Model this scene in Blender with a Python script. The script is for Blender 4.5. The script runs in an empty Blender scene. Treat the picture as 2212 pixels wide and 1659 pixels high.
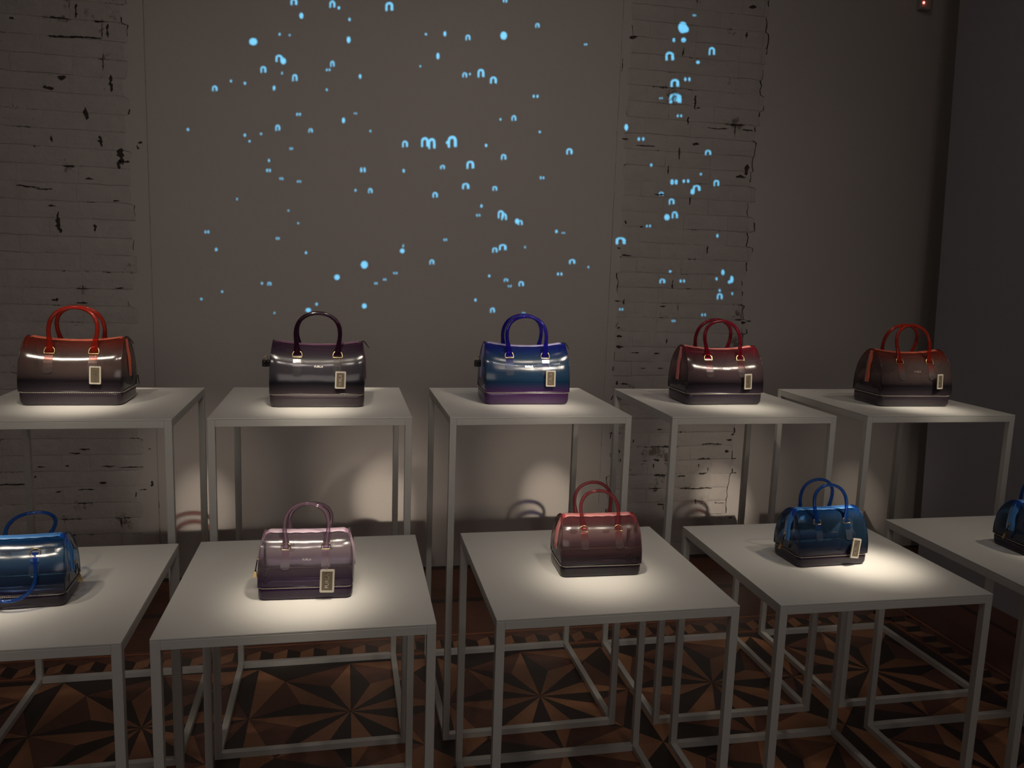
import bpy, bmesh, math, random
from mathutils import Vector, Matrix, geometry
from mathutils import noise as mnoise

S = bpy.context.scene
COL = S.collection
R = random.Random(7)
PI = math.pi

# ------------------------------------------------------------------ camera
W, H, F_PX, CAM_Z = 2212, 1659, 1728.0, 1.6
AX = Vector((0.97864613, -0.20285746, 0.03317532))
AU = Vector((-0.00269896, 0.14870061, 0.98887858))
AF = Vector((0.20553459, 0.96785173, -0.14497778))
cam_data = bpy.data.cameras.new('camera')
cam_data.sensor_width = 36.0
cam_data.sensor_fit = 'HORIZONTAL'
cam_data.lens = F_PX / W * 36.0
cam_data.clip_start = 0.05
cam = bpy.data.objects.new('camera', cam_data)
COL.objects.link(cam)
m = Matrix.Identity(4)
for i in range(3):
    m[i][0], m[i][1], m[i][2] = AX[i], AU[i], -AF[i]
m[0][3], m[1][3], m[2][3] = 0, 0, CAM_Z
cam.matrix_world = m
S.camera = cam

# ------------------------------------------------------------------ view, world
S.view_settings.view_transform = 'Standard'
S.view_settings.look = 'None'
S.view_settings.gamma = 1
S.view_settings.use_curve_mapping = False
S.view_settings.exposure = 0.0
try:
    S.cycles.use_denoising = True
    S.cycles.max_bounces = 10
    S.cycles.transparent_max_bounces = 24
    S.cycles.sample_clamp_indirect = 6.0
    S.cycles.blur_glossy = 0.3
except Exception:
    pass
wd = bpy.data.worlds.new('world')
S.world = wd
wd.use_nodes = True
wd.node_tree.nodes['Background'].inputs[0].default_value = (0.6, 0.65, 0.8, 1)
wd.node_tree.nodes['Background'].inputs[1].default_value = 0.014


def spot(loc, target, power, angle, blend=0.8, radius=0.03, color=(1, 0.86, 0.68)):
    l = bpy.data.lights.new('spot_light', 'SPOT')
    l.energy = power
    l.spot_size = math.radians(angle)
    l.spot_blend = blend
    l.shadow_soft_size = radius
    l.color = color
    o = bpy.data.objects.new('spot_light', l)
    COL.objects.link(o)
    o.location = loc
    o.rotation_euler = (Vector(target) - Vector(loc)).to_track_quat('-Z', 'Y').to_euler()
    return o


def area(loc, target, power, sx, sy, color):
    l = bpy.data.lights.new('area_light', 'AREA')
    l.shape = 'RECTANGLE'
    l.size, l.size_y = sx, sy
    l.energy = power
    l.color = color
    o = bpy.data.objects.new('area_light', l)
    COL.objects.link(o)
    o.location = loc
    o.rotation_euler = (Vector(target) - Vector(loc)).to_track_quat('-Z', 'Y').to_euler()
    return o


HB, HF = 1.118, 0.778        # heights of the two kinds of table
WARM = (1.0, 0.87, 0.70)
# soft room light: added fill, one area thrown at the wall and one above the tables
a_ = area((0.0, -4.6, 2.6), (0.40, 4.0, 1.7), 3.4, 3.2, 1.6, (1.0, 0.89, 0.81))
a_.data.spread = math.radians(62)
area((0.8, 2.0, 4.35), (0.8, 2.3, 0), 5, 0.6, 0.4, (1.0, 0.88, 0.78))
# key spots on the ceiling tracks: (row height, bag x, bag y, light dx, light y, power, aim dx, aim dy)
KEYS = [
    (HB, -0.845, 2.82, 0.50, 1.10, 1.0, 0.02, -0.10), (HB, -0.085, 2.77, 0.24, 1.10, 1.1, -0.02, -0.11), (HB, 0.637, 2.81, 0.85, 1.15, 0.8, 0.03, -0.10),
    (HB, 1.383, 2.79, 0.80, 1.10, 0.9, 0.02, -0.10), (HB, 2.155, 2.74, 0.85, 1.10, 1.1, 0.0, -0.10),
    (HF, -0.78, 2.02, -0.95, 1.20, 0.6, -0.05, -0.05), (HF, -0.088, 1.99, 0.80, 1.20, 0.75, 0.0, -0.08), (HF, 0.685, 2.03, -0.80, 1.20, 0.75, -0.02, -0.06),
    (HF, 1.375, 2.03, 1.0, 1.25, 1.7, 0.10, -0.05), (HF, 2.145, 2.03, 0.95, 1.20, 0.8, 0.05, -0.06),
]
for h, bx, by, dx, ly, pw, ax, ay in KEYS:
    spot((bx + dx, ly, 3.7), (bx + ax, by + ay, h), 380 * pw, 6.8, 1.0, 0.07, WARM)
    spot((bx + dx * 1.05, ly + 0.1, 3.7), (bx, by + (0.03 if h == HF else -0.02), h + 0.02), 44, 17, 1.0, 0.05, WARM)
# further spots on the same tracks
for p_, t_, e_, c_ in (((-1.80, 0.90, 3.6), (-0.845, 2.74, HB + 0.08), 120, 9), ((-0.50, 1.10, 3.7), (-0.085, 2.70, HB + 0.08), 110, 9),
                       ((1.83, -0.80, 3.5), (0.637, 2.72, HB + 0.10), 420, 6), ((2.95, 0.20, 3.4), (1.383, 2.72, HB + 0.10), 150, 8),
                       ((-0.42, 1.00, 3.7), (-0.088, 1.93, HF + 0.06), 80, 9), ((-1.60, -0.60, 3.6), (-0.75, 1.95, HF + 0.08), 90, 7)):
    spot(p_, t_, e_, c_, 1.0, 0.10, WARM)
# truss spots from the front left: they graze over the tall tables and throw the handles' shadows low on the wall
for xl, wx, wz, e_ in ((-1.12, -0.68, 0.36, 620), (-0.55, 0.20, 0.37, 980), (-0.23, 1.10, 0.34, 900), (-0.02, 2.12, 0.31, 950), (0.35, 2.98, 0.30, 350)):
    spot((xl, -0.35, 4.2), (wx, 4.083, wz), e_ * 0.85, 3.7, 1.0, 0.014, WARM)
    spot((xl, -0.35, 4.2), (wx, 4.083, wz + 0.1), e_ * 0.22, 9.0, 1.0, 0.03, WARM)
# wide floods on the same truss
for xl in (-1.5, -0.5, 0.5, 1.4):
    spot((xl, -0.40, 4.2), (xl * 0.55 + 0.35, 4.083, 0.5), 24, 66, 1.0, 0.08, (1.0, 0.89, 0.80))
# front fill on the small bags, added to brighten them, no known lamp
for bx, e_ in ((-0.78, 60), (-0.088, 110), (0.685, 110), (1.375, 90), (2.145, 90)):
    spot((bx * 1.9 + 0.1, 0.2, 3.9), (bx, 1.96, HF + 0.08), e_, 7.5, 1.0, 0.09, WARM)

# ------------------------------------------------------------------ helpers


def mesh_obj(name, bm, mat=None, parent=None, smooth=False, loc=None):
    me = bpy.data.meshes.new(name)
    bm.normal_update()
    bm.to_mesh(me)
    bm.free()
    if smooth:
        for p in me.polygons:
            p.use_smooth = True
    if mat:
        me.materials.append(mat)
    o = bpy.data.objects.new(name, me)
    COL.objects.link(o)
    if parent:
        o.parent = parent
    if loc:
        o.location = loc
    return o


def empty(name, loc, label, cat, group=None, rz=0):
    o = bpy.data.objects.new(name, None)
    COL.objects.link(o)
    o.empty_display_size = 0.1
    o.location = loc
    o.rotation_euler = (0, 0, rz)
    o['label'] = label
    o['category'] = cat
    if group:
        o['group'] = group
    return o


def box(bm, x0, x1, y0, y1, z0, z1, bev=0.0):
    r = bmesh.ops.create_cube(bm, size=1)
    vs = r['verts']
    for v in vs:
        v.co = Vector(((x0 + x1) / 2 + v.co.x * (x1 - x0), (y0 + y1) / 2 + v.co.y * (y1 - y0), (z0 + z1) / 2 + v.co.z * (z1 - z0)))
    if bev:
        es = list({e for v in vs for e in v.link_edges})
        bmesh.ops.bevel(bm, geom=es, offset=bev, segments=2, affect='EDGES', profile=0.5)
    return bm


def prism(bm, pts, z0, z1, axis='z'):
    """closed prism on a polygon; axis z: pts are (x, y); axis y: pts are (x, z) and z0..z1 run along y"""
    def P(p, h):
        return (p[0], p[1], h) if axis == 'z' else (p[0], h, p[1])
    a = [bm.verts.new(P(p, z0)) for p in pts]
    b = [bm.verts.new(P(p, z1)) for p in pts]
    n = len(pts)
    bm.faces.new(a)
    bm.faces.new(b[::-1])
    for i in range(n):
        bm.faces.new((a[i], b[i], b[(i + 1) % n], a[(i + 1) % n]))
    bmesh.ops.recalc_face_normals(bm, faces=bm.faces)
    return bm


def tube(bm, pts, rad, n=10, closed=False, flat=None):
    """tube along points; rad float or list; flat: list of width factors across the local side axis"""
    P = [Vector(p) for p in pts]
    N = len(P)
    rings = []
    prev = None
    for i in range(N):
        if closed:
            t = (P[(i + 1) % N] - P[i - 1]).normalized()
        else:
            t = (P[min(i + 1, N - 1)] - P[max(i - 1, 0)]).normalized()
        if prev is None:
            ref = Vector((0, 1, 0)) if abs(t.y) < 0.9 else Vector((1, 0, 0))
            u = t.cross(ref).normalized()
        else:
            u = (prev - t * prev.dot(t)).normalized()
        prev = u
        v = t.cross(u)
        r = rad[i] if isinstance(rad, (list, tuple)) else rad
        fl = flat[i] if flat else 1.0
        rings.append([bm.verts.new(P[i] + u * math.cos(2 * PI * k / n) * r * fl + v * math.sin(2 * PI * k / n) * r) for k in range(n)])
    for i in range(N if closed else N - 1):
        a, b = rings[i], rings[(i + 1) % N]
        for k in range(n):
            bm.faces.new((a[k], a[(k + 1) % n], b[(k + 1) % n], b[k]))
    if not closed:
        bm.faces.new(rings[0][::-1])
        bm.faces.new(rings[-1])
    bmesh.ops.recalc_face_normals(bm, faces=bm.faces)
    return bm


def arc_pts(pts, k=6):
    """Catmull-Rom through points"""
    P = [Vector(p) for p in pts]
    P = [P[0] * 2 - P[1]] + P + [P[-1] * 2 - P[-2]]
    out = []
    for i in range(1, len(P) - 2):
        for j in range(k):
            t = j / k
            a, b, c, d = P[i - 1], P[i], P[i + 1], P[i + 2]
            out.append(0.5 * ((2 * b) + (c - a) * t + (2 * a - 5 * b + 4 * c - d) * t * t + (3 * b - a - 3 * c + d) * t ** 3))
    out.append(P[-2])
    return out


def interp(xs, ys, x):
    if x <= xs[0]:
        return ys[0]
    for i in range(1, len(xs)):
        if x <= xs[i]:
            return ys[i - 1] + (ys[i] - ys[i - 1]) * (x - xs[i - 1]) / (xs[i] - xs[i - 1])
    return ys[-1]


# ------------------------------------------------------------------ materials


def new_mat(name):
    mt = bpy.data.materials.new(name)
    mt.use_nodes = True
    nt = mt.node_tree
    return mt, nt, nt.nodes['Principled BSDF']


def nd(nt, typ, **kw):
    n = nt.nodes.new(typ)
    for k, v in kw.items():
        if k in n.inputs.keys():
            n.inputs[k].default_value = v
        else:
            setattr(n, k, v)
    return n


def painted(name, color, rough=0.5, var=0.06, scale=3.0, bump=0.0, bscale=60.0, spec=0.5):
    mt, nt, p = new_mat(name)
    tc = nd(nt, 'ShaderNodeTexCoord')
    no = nd(nt, 'ShaderNodeTexNoise', Scale=scale, Detail=6.0, Roughness=0.6)
    nt.links.new(tc.outputs['Object'], no.inputs['Vector'])
    mx = nd(nt, 'ShaderNodeMix', data_type='RGBA')
    mx.inputs[6].default_value = tuple(c * (1 - var) for c in color) + (1,)
    mx.inputs[7].default_value = tuple(min(1, c * (1 + var)) for c in color) + (1,)
    nt.links.new(no.outputs['Fac'], mx.inputs[0])
    nt.links.new(mx.outputs[2], p.inputs['Base Color'])
    p.inputs['Roughness'].default_value = rough
    p.inputs['Specular IOR Level'].default_value = spec
    if bump:
        n2 = nd(nt, 'ShaderNodeTexNoise', Scale=bscale, Detail=5.0, Roughness=0.65)
        nt.links.new(tc.outputs['Object'], n2.inputs['Vector'])
        b = nd(nt, 'ShaderNodeBump', Strength=bump, Distance=0.01)
        nt.links.new(n2.outputs['Fac'], b.inputs['Height'])
        nt.links.new(b.outputs['Normal'], p.inputs['Normal'])
    return mt


def wood(name, c0, c1, rough=0.38):
    mt, nt, p = new_mat(name)
    tc = nd(nt, 'ShaderNodeTexCoord')
    oi = nd(nt, 'ShaderNodeObjectInfo')
    rot = nd(nt, 'ShaderNodeVectorRotate')
    rot.rotation_type = 'Z_AXIS'
    mul = nd(nt, 'ShaderNodeMath', operation='MULTIPLY')
    mul.inputs[1].default_value = 6.3
    nt.links.new(oi.outputs['Random'], mul.inputs[0])
    nt.links.new(mul.outputs[0], rot.inputs['Angle'])
    nt.links.new(tc.outputs['Object'], rot.inputs['Vector'])
    mp = nd(nt, 'ShaderNodeMapping')
    mp.inputs['Scale'].default_value = (60, 5, 5)
    nt.links.new(rot.outputs[0], mp.inputs['Vector'])
    no = nd(nt, 'ShaderNodeTexNoise', Scale=2.0, Detail=8.0, Roughness=0.6, Distortion=0.6)
    nt.links.new(mp.outputs[0], no.inputs['Vector'])
    add = nd(nt, 'ShaderNodeMath', operation='ADD')
    m2 = nd(nt, 'ShaderNodeMath', operation='MULTIPLY_ADD')
    m2.inputs[1].default_value = 0.5
    m2.inputs[2].default_value = -0.25
    nt.links.new(oi.outputs['Random'], m2.inputs[0])
    nt.links.new(no.outputs['Fac'], add.inputs[0])
    nt.links.new(m2.outputs[0], add.inputs[1])
    mx = nd(nt, 'ShaderNodeMix', data_type='RGBA')
    mx.inputs[6].default_value = c0 + (1,)
    mx.inputs[7].default_value = c1 + (1,)
    nt.links.new(add.outputs[0], mx.inputs[0])
    nt.links.new(mx.outputs[2], p.inputs['Base Color'])
    p.inputs['Roughness'].default_value = rough
    return mt


def ramp(nt, fac_socket, stops):
    r = nd(nt, 'ShaderNodeValToRGB')
    el = r.color_ramp.elements
    while len(el) < len(stops):
        el.new(0.5)
    for e, (pos, c) in zip(el, stops):
        e.position = pos
        e.color = (c, c, c, 1) if isinstance(c, float) else tuple(c) + (1,)
    nt.links.new(fac_socket, r.inputs[0])
    return r


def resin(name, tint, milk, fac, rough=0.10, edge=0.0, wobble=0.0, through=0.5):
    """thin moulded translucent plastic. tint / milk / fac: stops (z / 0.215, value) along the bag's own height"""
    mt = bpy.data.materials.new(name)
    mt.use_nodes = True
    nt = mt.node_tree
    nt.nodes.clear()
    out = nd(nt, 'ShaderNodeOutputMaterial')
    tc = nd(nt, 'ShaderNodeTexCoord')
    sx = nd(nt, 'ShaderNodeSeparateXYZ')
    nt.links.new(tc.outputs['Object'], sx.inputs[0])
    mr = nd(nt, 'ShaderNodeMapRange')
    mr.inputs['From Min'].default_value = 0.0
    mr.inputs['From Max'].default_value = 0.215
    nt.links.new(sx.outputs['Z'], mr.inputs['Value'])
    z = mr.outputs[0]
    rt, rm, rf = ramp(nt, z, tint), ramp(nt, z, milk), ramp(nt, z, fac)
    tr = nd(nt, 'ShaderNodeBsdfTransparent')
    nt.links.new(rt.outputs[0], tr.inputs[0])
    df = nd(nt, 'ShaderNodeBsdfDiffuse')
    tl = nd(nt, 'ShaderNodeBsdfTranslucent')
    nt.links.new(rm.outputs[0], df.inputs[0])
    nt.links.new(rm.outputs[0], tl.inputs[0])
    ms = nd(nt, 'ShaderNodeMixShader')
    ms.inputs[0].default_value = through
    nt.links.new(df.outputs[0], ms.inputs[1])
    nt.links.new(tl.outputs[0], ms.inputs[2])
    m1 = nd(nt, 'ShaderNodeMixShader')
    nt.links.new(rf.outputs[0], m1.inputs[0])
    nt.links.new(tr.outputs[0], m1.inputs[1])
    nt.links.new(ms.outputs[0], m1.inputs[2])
    gl = nd(nt, 'ShaderNodeBsdfGlossy', Roughness=rough)
    fr = nd(nt, 'ShaderNodeFresnel', IOR=1.52)
    m2 = nd(nt, 'ShaderNodeMixShader')
    nt.links.new(fr.outputs[0], m2.inputs[0])
    nt.links.new(m1.outputs[0], m2.inputs[1])
    nt.links.new(gl.outputs[0], m2.inputs[2])
    nt.links.new(m2.outputs[0], out.inputs[0])
    if wobble:
        n2 = nd(nt, 'ShaderNodeTexNoise', Scale=14.0, Detail=1.0)
        nt.links.new(tc.outputs['Object'], n2.inputs['Vector'])
        b = nd(nt, 'ShaderNodeBump', Strength=wobble, Distance=0.02)
        nt.links.new(n2.outputs['Fac'], b.inputs['Height'])
        for s in (gl, fr):
            nt.links.new(b.outputs['Normal'], s.inputs['Normal'])
    return mt


def metal(name, color, rough=0.22):
    mt, nt, p = new_mat(name)
    p.inputs['Base Color'].default_value = color + (1,)
    p.inputs['Metallic'].default_value = 1.0
    p.inputs['Roughness'].default_value = rough
    return mt


def plain(name, color, rough=0.5, spec=0.5):
    mt, nt, p = new_mat(name)
    p.inputs['Base Color'].default_value = color + (1,)
    p.inputs['Roughness'].default_value = rough
    p.inputs['Specular IOR Level'].default_value = spec
    return mt


M_PLASTER = painted('plaster_paint', (0.52, 0.475, 0.45), 0.75, 0.06, 1.3, 0.12, 35)
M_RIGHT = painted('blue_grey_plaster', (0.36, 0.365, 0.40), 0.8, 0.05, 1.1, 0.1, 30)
M_CEIL = painted('ceiling_paint', (0.45, 0.43, 0.40), 0.9)
M_TABLE = painted('white_lacquer', (0.74, 0.73, 0.70), 0.30, 0.015, 6.0)
M_FRAME = painted('white_powder_coat', (0.66, 0.65, 0.62), 0.42, 0.02, 8.0)
M_LIGHT = wood('wood_light', (0.30, 0.125, 0.06), (0.50, 0.235, 0.115))
M_MID = wood('wood_mid', (0.13, 0.045, 0.028), (0.22, 0.085, 0.05))
M_DARK = wood('wood_dark', (0.022, 0.013, 0.011), (0.05, 0.028, 0.022))
M_PLANK = wood('wood_plank', (0.10, 0.035, 0.02), (0.19, 0.07, 0.04))
M_LINE = wood('wood_line', (0.34, 0.11, 0.045), (0.48, 0.17, 0.07))
M_SUB = plain('dark_glue_joint', (0.012, 0.008, 0.006), 0.8)
M_GOLD = metal('gold_metal', (0.90, 0.66, 0.34))
M_STEEL = metal('pale_metal', (0.85, 0.78, 0.68), 0.25)
M_BLACK = plain('black_leather', (0.012, 0.010, 0.012), 0.35)
M_CLEAR = resin('clear_resin', [(0, (0.9, 0.9, 0.88)), (1, (0.9, 0.9, 0.88))], [(0, (0.8, 0.76, 0.7)), (1, (0.8, 0.76, 0.7))], [(0, 0.35), (1, 0.35)], 0.15)
M_TAGPLATE = painted('tag_plate_bronze', (0.11, 0.085, 0.055), 0.35, 0.15, 60.0)
M_THREAD = plain('pale_thread', (0.62, 0.56, 0.46), 0.5)
M_LETTER = metal('lettering_metal', (0.9, 0.85, 0.78), 0.3)

# bricks: whitewashed, stained; the stains belong to the wall


def brick_mat(name, base, dark, thr, bscale):
    mt, nt, p = new_mat(name)
    tc = nd(nt, 'ShaderNodeNewGeometry')
    no = nd(nt, 'ShaderNodeTexNoise', Scale=4.5, Detail=9.0, Roughness=0.72)
    nt.links.new(tc.outputs['Position'], no.inputs['Vector'])
    r = ramp(nt, no.outputs['Fac'], [(thr, (0.0, 0.0, 0.0)), (thr + 0.05, (1.0, 1.0, 1.0))])
    n3 = nd(nt, 'ShaderNodeTexNoise', Scale=11.0, Detail=6.0, Roughness=0.7)
    nt.links.new(tc.outputs['Position'], n3.inputs['Vector'])
    mx0 = nd(nt, 'ShaderNodeMix', data_type='RGBA')
    mx0.inputs[6].default_value = tuple(c * 0.80 for c in base) + (1,)
    mx0.inputs[7].default_value = tuple(c * 1.14 for c in base) + (1,)
    nt.links.new(n3.outputs['Fac'], mx0.inputs[0])
    mx = nd(nt, 'ShaderNodeMix', data_type='RGBA')
    mx.inputs[7].default_value = dark + (1,)
    nt.links.new(mx0.outputs[2], mx.inputs[6])
    nt.links.new(r.outputs[0], mx.inputs[0])
    nt.links.new(mx.outputs[2], p.inputs['Base Color'])
    p.inputs['Roughness'].default_value = 0.8
    b = nd(nt, 'ShaderNodeBump', Strength=0.55, Distance=0.012)
    n4 = nd(nt, 'ShaderNodeTexNoise', Scale=bscale, Detail=7.0, Roughness=0.65)
    nt.links.new(tc.outputs['Position'], n4.inputs['Vector'])
    nt.links.new(n4.outputs['Fac'], b.inputs['Height'])
    nt.links.new(b.outputs['Normal'], p.inputs['Normal'])
    return mt


M_BRICK = brick_mat('whitewashed_brick', (0.505, 0.460, 0.435), (0.20, 0.165, 0.14), 0.61, 22)
M_MORTAR = brick_mat('old_mortar', (0.50, 0.455, 0.43), (0.03, 0.024, 0.02), 0.57, 30)

# ------------------------------------------------------------------ the setting
YW = 4.083      # face of the back wall
XP = 3.18       # face of the right wall
ZC = 4.5


def structure(name, bm, mat, smooth=False):
    o = mesh_obj(name, bm, mat, None, smooth)
    o['kind'] = 'structure'
    return o


# back wall: masonry core, plaster skins in front, brick patches left bare
wall_back = structure('wall_back', box(bmesh.new(), -5.0, 4.4, YW + 0.0050, YW + 0.25, -0.05, ZC), M_MORTAR)
COURSE = 0.0795
NC = 43


def jag(seed, amp, x0):
    """a toothed edge that follows the courses: (x, z) points going up"""
    rr = random.Random(seed)
    pts = []
    z = 0.0
    while z < ZC:
        tooth = x0 + rr.uniform(-amp, amp)
        for k in (0.06, 0.35, 0.65, 0.94):
            pts.append((tooth + rr.uniform(-0.006, 0.006), z + COURSE * k))
        z += COURSE
    return pts


def plaster(name, left, right):
    """plaster skin between two upward edges, built in rows"""
    zs = sorted({round(z, 5) for _, z in list(left) + list(right) if 0 < z < ZC} | {0.0, ZC})
    bm = bmesh.new()
    rows = []
    for z in zs:
        xl = interp([p[1] for p in left], [p[0] for p in left], z)
        xr = interp([p[1] for p in right], [p[0] for p in right], z)
        rows.append([bm.verts.new(c) for c in ((xl, YW + 0.007, z), (xl, YW, z), (xr, YW, z), (xr, YW + 0.007, z))])
    for a, b in zip(rows, rows[1:]):
        for k in range(3):
            bm.faces.new((a[k], a[k + 1], b[k + 1], b[k]))
    bmesh.ops.recalc_face_normals(bm, faces=bm.faces)
    return mesh_obj(name, bm, M_PLASTER, wall_back)


def straight(x):
    return [(x, 0.0), (x, ZC)]


plaster('plaster_panel', straight(-5.0), straight(-2.05))
plaster('plaster_panel', jag(3, 0.022, -0.975), [(-0.893, 0.0), (-0.893, ZC)])
plaster('plaster_panel', straight(-0.889), straight(1.375))
plaster('plaster_panel', straight(1.379), jag(5, 0.008, 1.425))
plaster('plaster_panel', jag(11, 0.026, 2.165), straight(4.4))


def brick_mesh(L, Hh, seed, rough):
    """a hand-made brick face, its edges worn and its face uneven (about 60 triangles)"""
    rr = random.Random(seed)
    bm = bmesh.new()
    nx, nz = 6, 3
    front = []
    for j in range(nz + 1):
        row = []
        for i in range(nx + 1):
            x = L * i / nx
            z = Hh * j / nz
            edge = i in (0, nx) or j in (0, nz)
            dy = 0.0009 * rough if edge else -rr.uniform(0.000, 0.0007) * rough
            if (i in (0, nx)) and (j in (0, nz)):
                dy += 0.0004
            jx = rr.uniform(-0.0028, 0.0028) * rough
            jz = rr.uniform(-0.0030, 0.0030) * rough
            row.append(bm.verts.new((x + jx, dy, z + jz)))
        front.append(row)
    for j in range(nz):
        for i in range(nx):
            bm.faces.new((front[j][i], front[j][i + 1], front[j + 1][i + 1], front[j + 1][i]))
    loop = front[0][:] + [r[-1] for r in front[1:]] + front[-1][-2::-1] + [r[0] for r in front[-2:0:-1]]
    back = [bm.verts.new((v.co.x, 0.018, v.co.z)) for v in loop]
    n = len(loop)
    for i in range(n):
        bm.faces.new((loop[(i + 1) % n], loop[i], back[i], back[(i + 1) % n]))
    bmesh.ops.recalc_face_normals(bm, faces=bm.faces)
    me = bpy.data.meshes.new('brick')
    bm.to_mesh(me)
    bm.free()
    me.materials.append(M_BRICK)
    return me


BRICKS = {}
for Lk in (0.250, 0.120, 0.06):
    BRICKS[Lk] = [brick_mesh(Lk, 0.0745, 40 + k + int(Lk * 1000), 1.0) for k in range(5)]


def lay(x0, x1, z_from, n_courses, rough_low):
    cnt = 0
    for c in range(n_courses):
        z = z_from + c * COURSE + 0.003
        x = x0 + (0 if c % 2 == 0 else -0.128)
        while x < x1 - 0.03:
            L = 0.250
            if R.random() < 0.16:
                L = 0.120
            if x + L > x1 + 0.01:
                L = 0.120 if x + 0.120 <= x1 + 0.02 else 0.06
            if x >= x0 - 0.005 or x + L > x0 + 0.05:
                o = bpy.data.objects.new('brick', R.choice(BRICKS[L]))
                COL.objects.link(o)
                o.parent = wall_back
                o.location = (x, YW + R.uniform(0.0010, 0.0024), z + R.uniform(-0.0012, 0.0012))
                o.rotation_euler = (R.uniform(-0.008, 0.008) * rough_low, R.uniform(-0.006, 0.006), R.uniform(-0.004, 0.004))
                cnt += 1
            x += L + 0.0042
    return cnt


n1 = lay(1.402, 2.205, 0.0, 39, 1.0)
n2 = lay(-1.70, -0.945, 0.0, 36, 1.8)
# the rest of the left brick patch runs out of the frame
mbm = bmesh.new()
for c in range(NC + 12):
    x = -2.05
    while x < -1.72:
        if c * COURSE < ZC - 0.08:
            box(mbm, x, min(x + 0.12, -1.705), YW + 0.002, YW + 0.02, c * COURSE + 0.003, c * COURSE + 0.074)
        x += 0.128
so = mesh_obj('brick_remainder', mbm, M_BRICK, wall_back)
so['kind'] = 'stuff'
mbm = bmesh.new()
for (xa, xb, c0) in ((1.405, 2.20, 39), (-1.70, -0.95, 36)):
    for c in range(c0, 56):
        x = xa - (0.12 if c % 2 else 0)
        while x < xb - 0.03:
            box(mbm, max(x, xa), min(x + 0.248, xb), YW + 0.002, YW + 0.02, c * COURSE + 0.003, c * COURSE + 0.074)
            x += 0.2555
so = mesh_obj('brick_remainder', mbm, M_BRICK, wall_back)
so['kind'] = 'stuff'

# cracks and chipped joints of the bare brickwork, crevice shade painted as raised dark strips
CRACKS = """164,23,6,25 233,67,5,25 140,79,56,4 188,81,50,3 116,37,14,5 262,338,14,30 260,356,12,16 272,349,14,5 303,309,8,5 297,318,5,8 185,245,8,22 220,305,10,20 193,386,15,4 112,444,13,4
204,492,9,14 258,622,15,4 133,166,14,8 104,190,18,6 25,40,8,7 251,433,11,3 119,647,12,8 177,654,20,4 128,480,10,40 60,402,40,4 95,408,30,3 112,300,5,12 240,180,8,30
1368,83,18,7 1626,17,18,7 1614,76,7,13 1476,112,4,18 1502,221,5,30 1508,234,10,4 1487,261,5,17 1550,277,50,3 1615,281,26,4 1503,310,16,6 1468,331,3,27 1444,367,4,19 1613,367,12,24 1600,382,24,6
1425,420,25,3 1491,434,3,18 1618,694,12,5 1337,536,10,4 1354,552,23,3 1453,614,4,20 1432,662,16,4 1333,650,12,4 1348,652,4,12 1529,540,5,16 1336,709,6,4 1338,726,14,5 1339,747,16,8 1439,737,4,14
1372,762,20,3 1419,763,14,3 1390,796,14,3 1427,796,14,4 1333,827,6,10 1350,830,20,4 1606,696,12,6 1338,863,12,3 1425,928,14,3 1418,993,14,7 1412,1006,3,10 1440,963,14,5 1367,953,5,8 1338,975,4,8
1339,995,3,8 1470,933,5,4 1583,939,8,4 1575,950,14,4 1538,959,50,3 1570,974,10,6 1586,991,10,4 1521,991,30,3 1510,1006,3,8 1518,1022,18,4 1529,1014,3,8 1425,1027,30,3 1472,1028,20,3 1586,1022,12,3
1503,1055,80,3 1415,1060,8,3 1427,1089,16,5 1433,1097,5,10 1503,1084,4,12 1546,1086,6,4 1557,1086,18,2 1577,1118,10,4 323,969,6,3 327,1045,7,12 309,1058,16,3 285,1009,45,2 234,1007,25,3
183,970,20,4 161,979,20,3 89,1008,14,3 145,1006,7,5 76,1031,4,4 26,1047,50,3 126,1063,10,4 187,1057,30,3 222,1043,14,4
1350,300,14,3 1395,315,44,2 1345,140,2,30 1352,480,4,8"""


def px_wall(u, v):
    """where the photograph's pixel (of 2212 x 1659) falls on the back wall"""
    d = AF + AX * ((u - W / 2) / F_PX) - AU * ((v - H / 2) / F_PX)
    return Vector((0, 0, CAM_Z)) + d * (YW / d.y)


def crack_strip(bm, pairs):
    f = [(bm.verts.new((p[0], YW - 0.0006, p[1])), bm.verts.new((q[0], YW - 0.0006, q[1])),
          bm.verts.new((p[0], YW + 0.004, p[1])), bm.verts.new((q[0], YW + 0.004, q[1]))) for p, q in pairs]
    for a, b in zip(f, f[1:]):
        bm.faces.new((a[0], a[1], b[1], b[0]))
        bm.faces.new((a[0], b[0], b[2], a[2]))
        bm.faces.new((a[1], a[3], b[3], b[1]))


bm = bmesh.new()
rc = random.Random(21)
for it in CRACKS.split():
    u, v, w_, h_ = (float(q) for q in it.split(','))
    c = px_wall(u, v)
    k = 4.18 / F_PX
    L, T = max(w_, h_) * k, min(w_, h_) * k
    along_x = w_ >= h_
    n = max(4, int(L / 0.008))
    off, pr_ = 0.0, []
    for i in range(n + 1):
        t = i / n - 0.5
        off += rc.uniform(-0.22, 0.22) * T - off * 0.25
        th = T * rc.uniform(0.12, 0.55) * (1 - (2 * abs(t)) ** 4 * 0.8)
        a_, b_ = (t * L + rc.uniform(-0.1, 0.1) * L / n), off
        pr_.append(((a_, b_ + th), (a_, b_ - th)) if along_x else ((b_ + th, a_), (b_ - th, a_)))
    crack_strip(bm, [((c.x + p[0], c.z + p[1]), (c.x + q[0], c.z + q[1])) for p, q in pr_])
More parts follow.
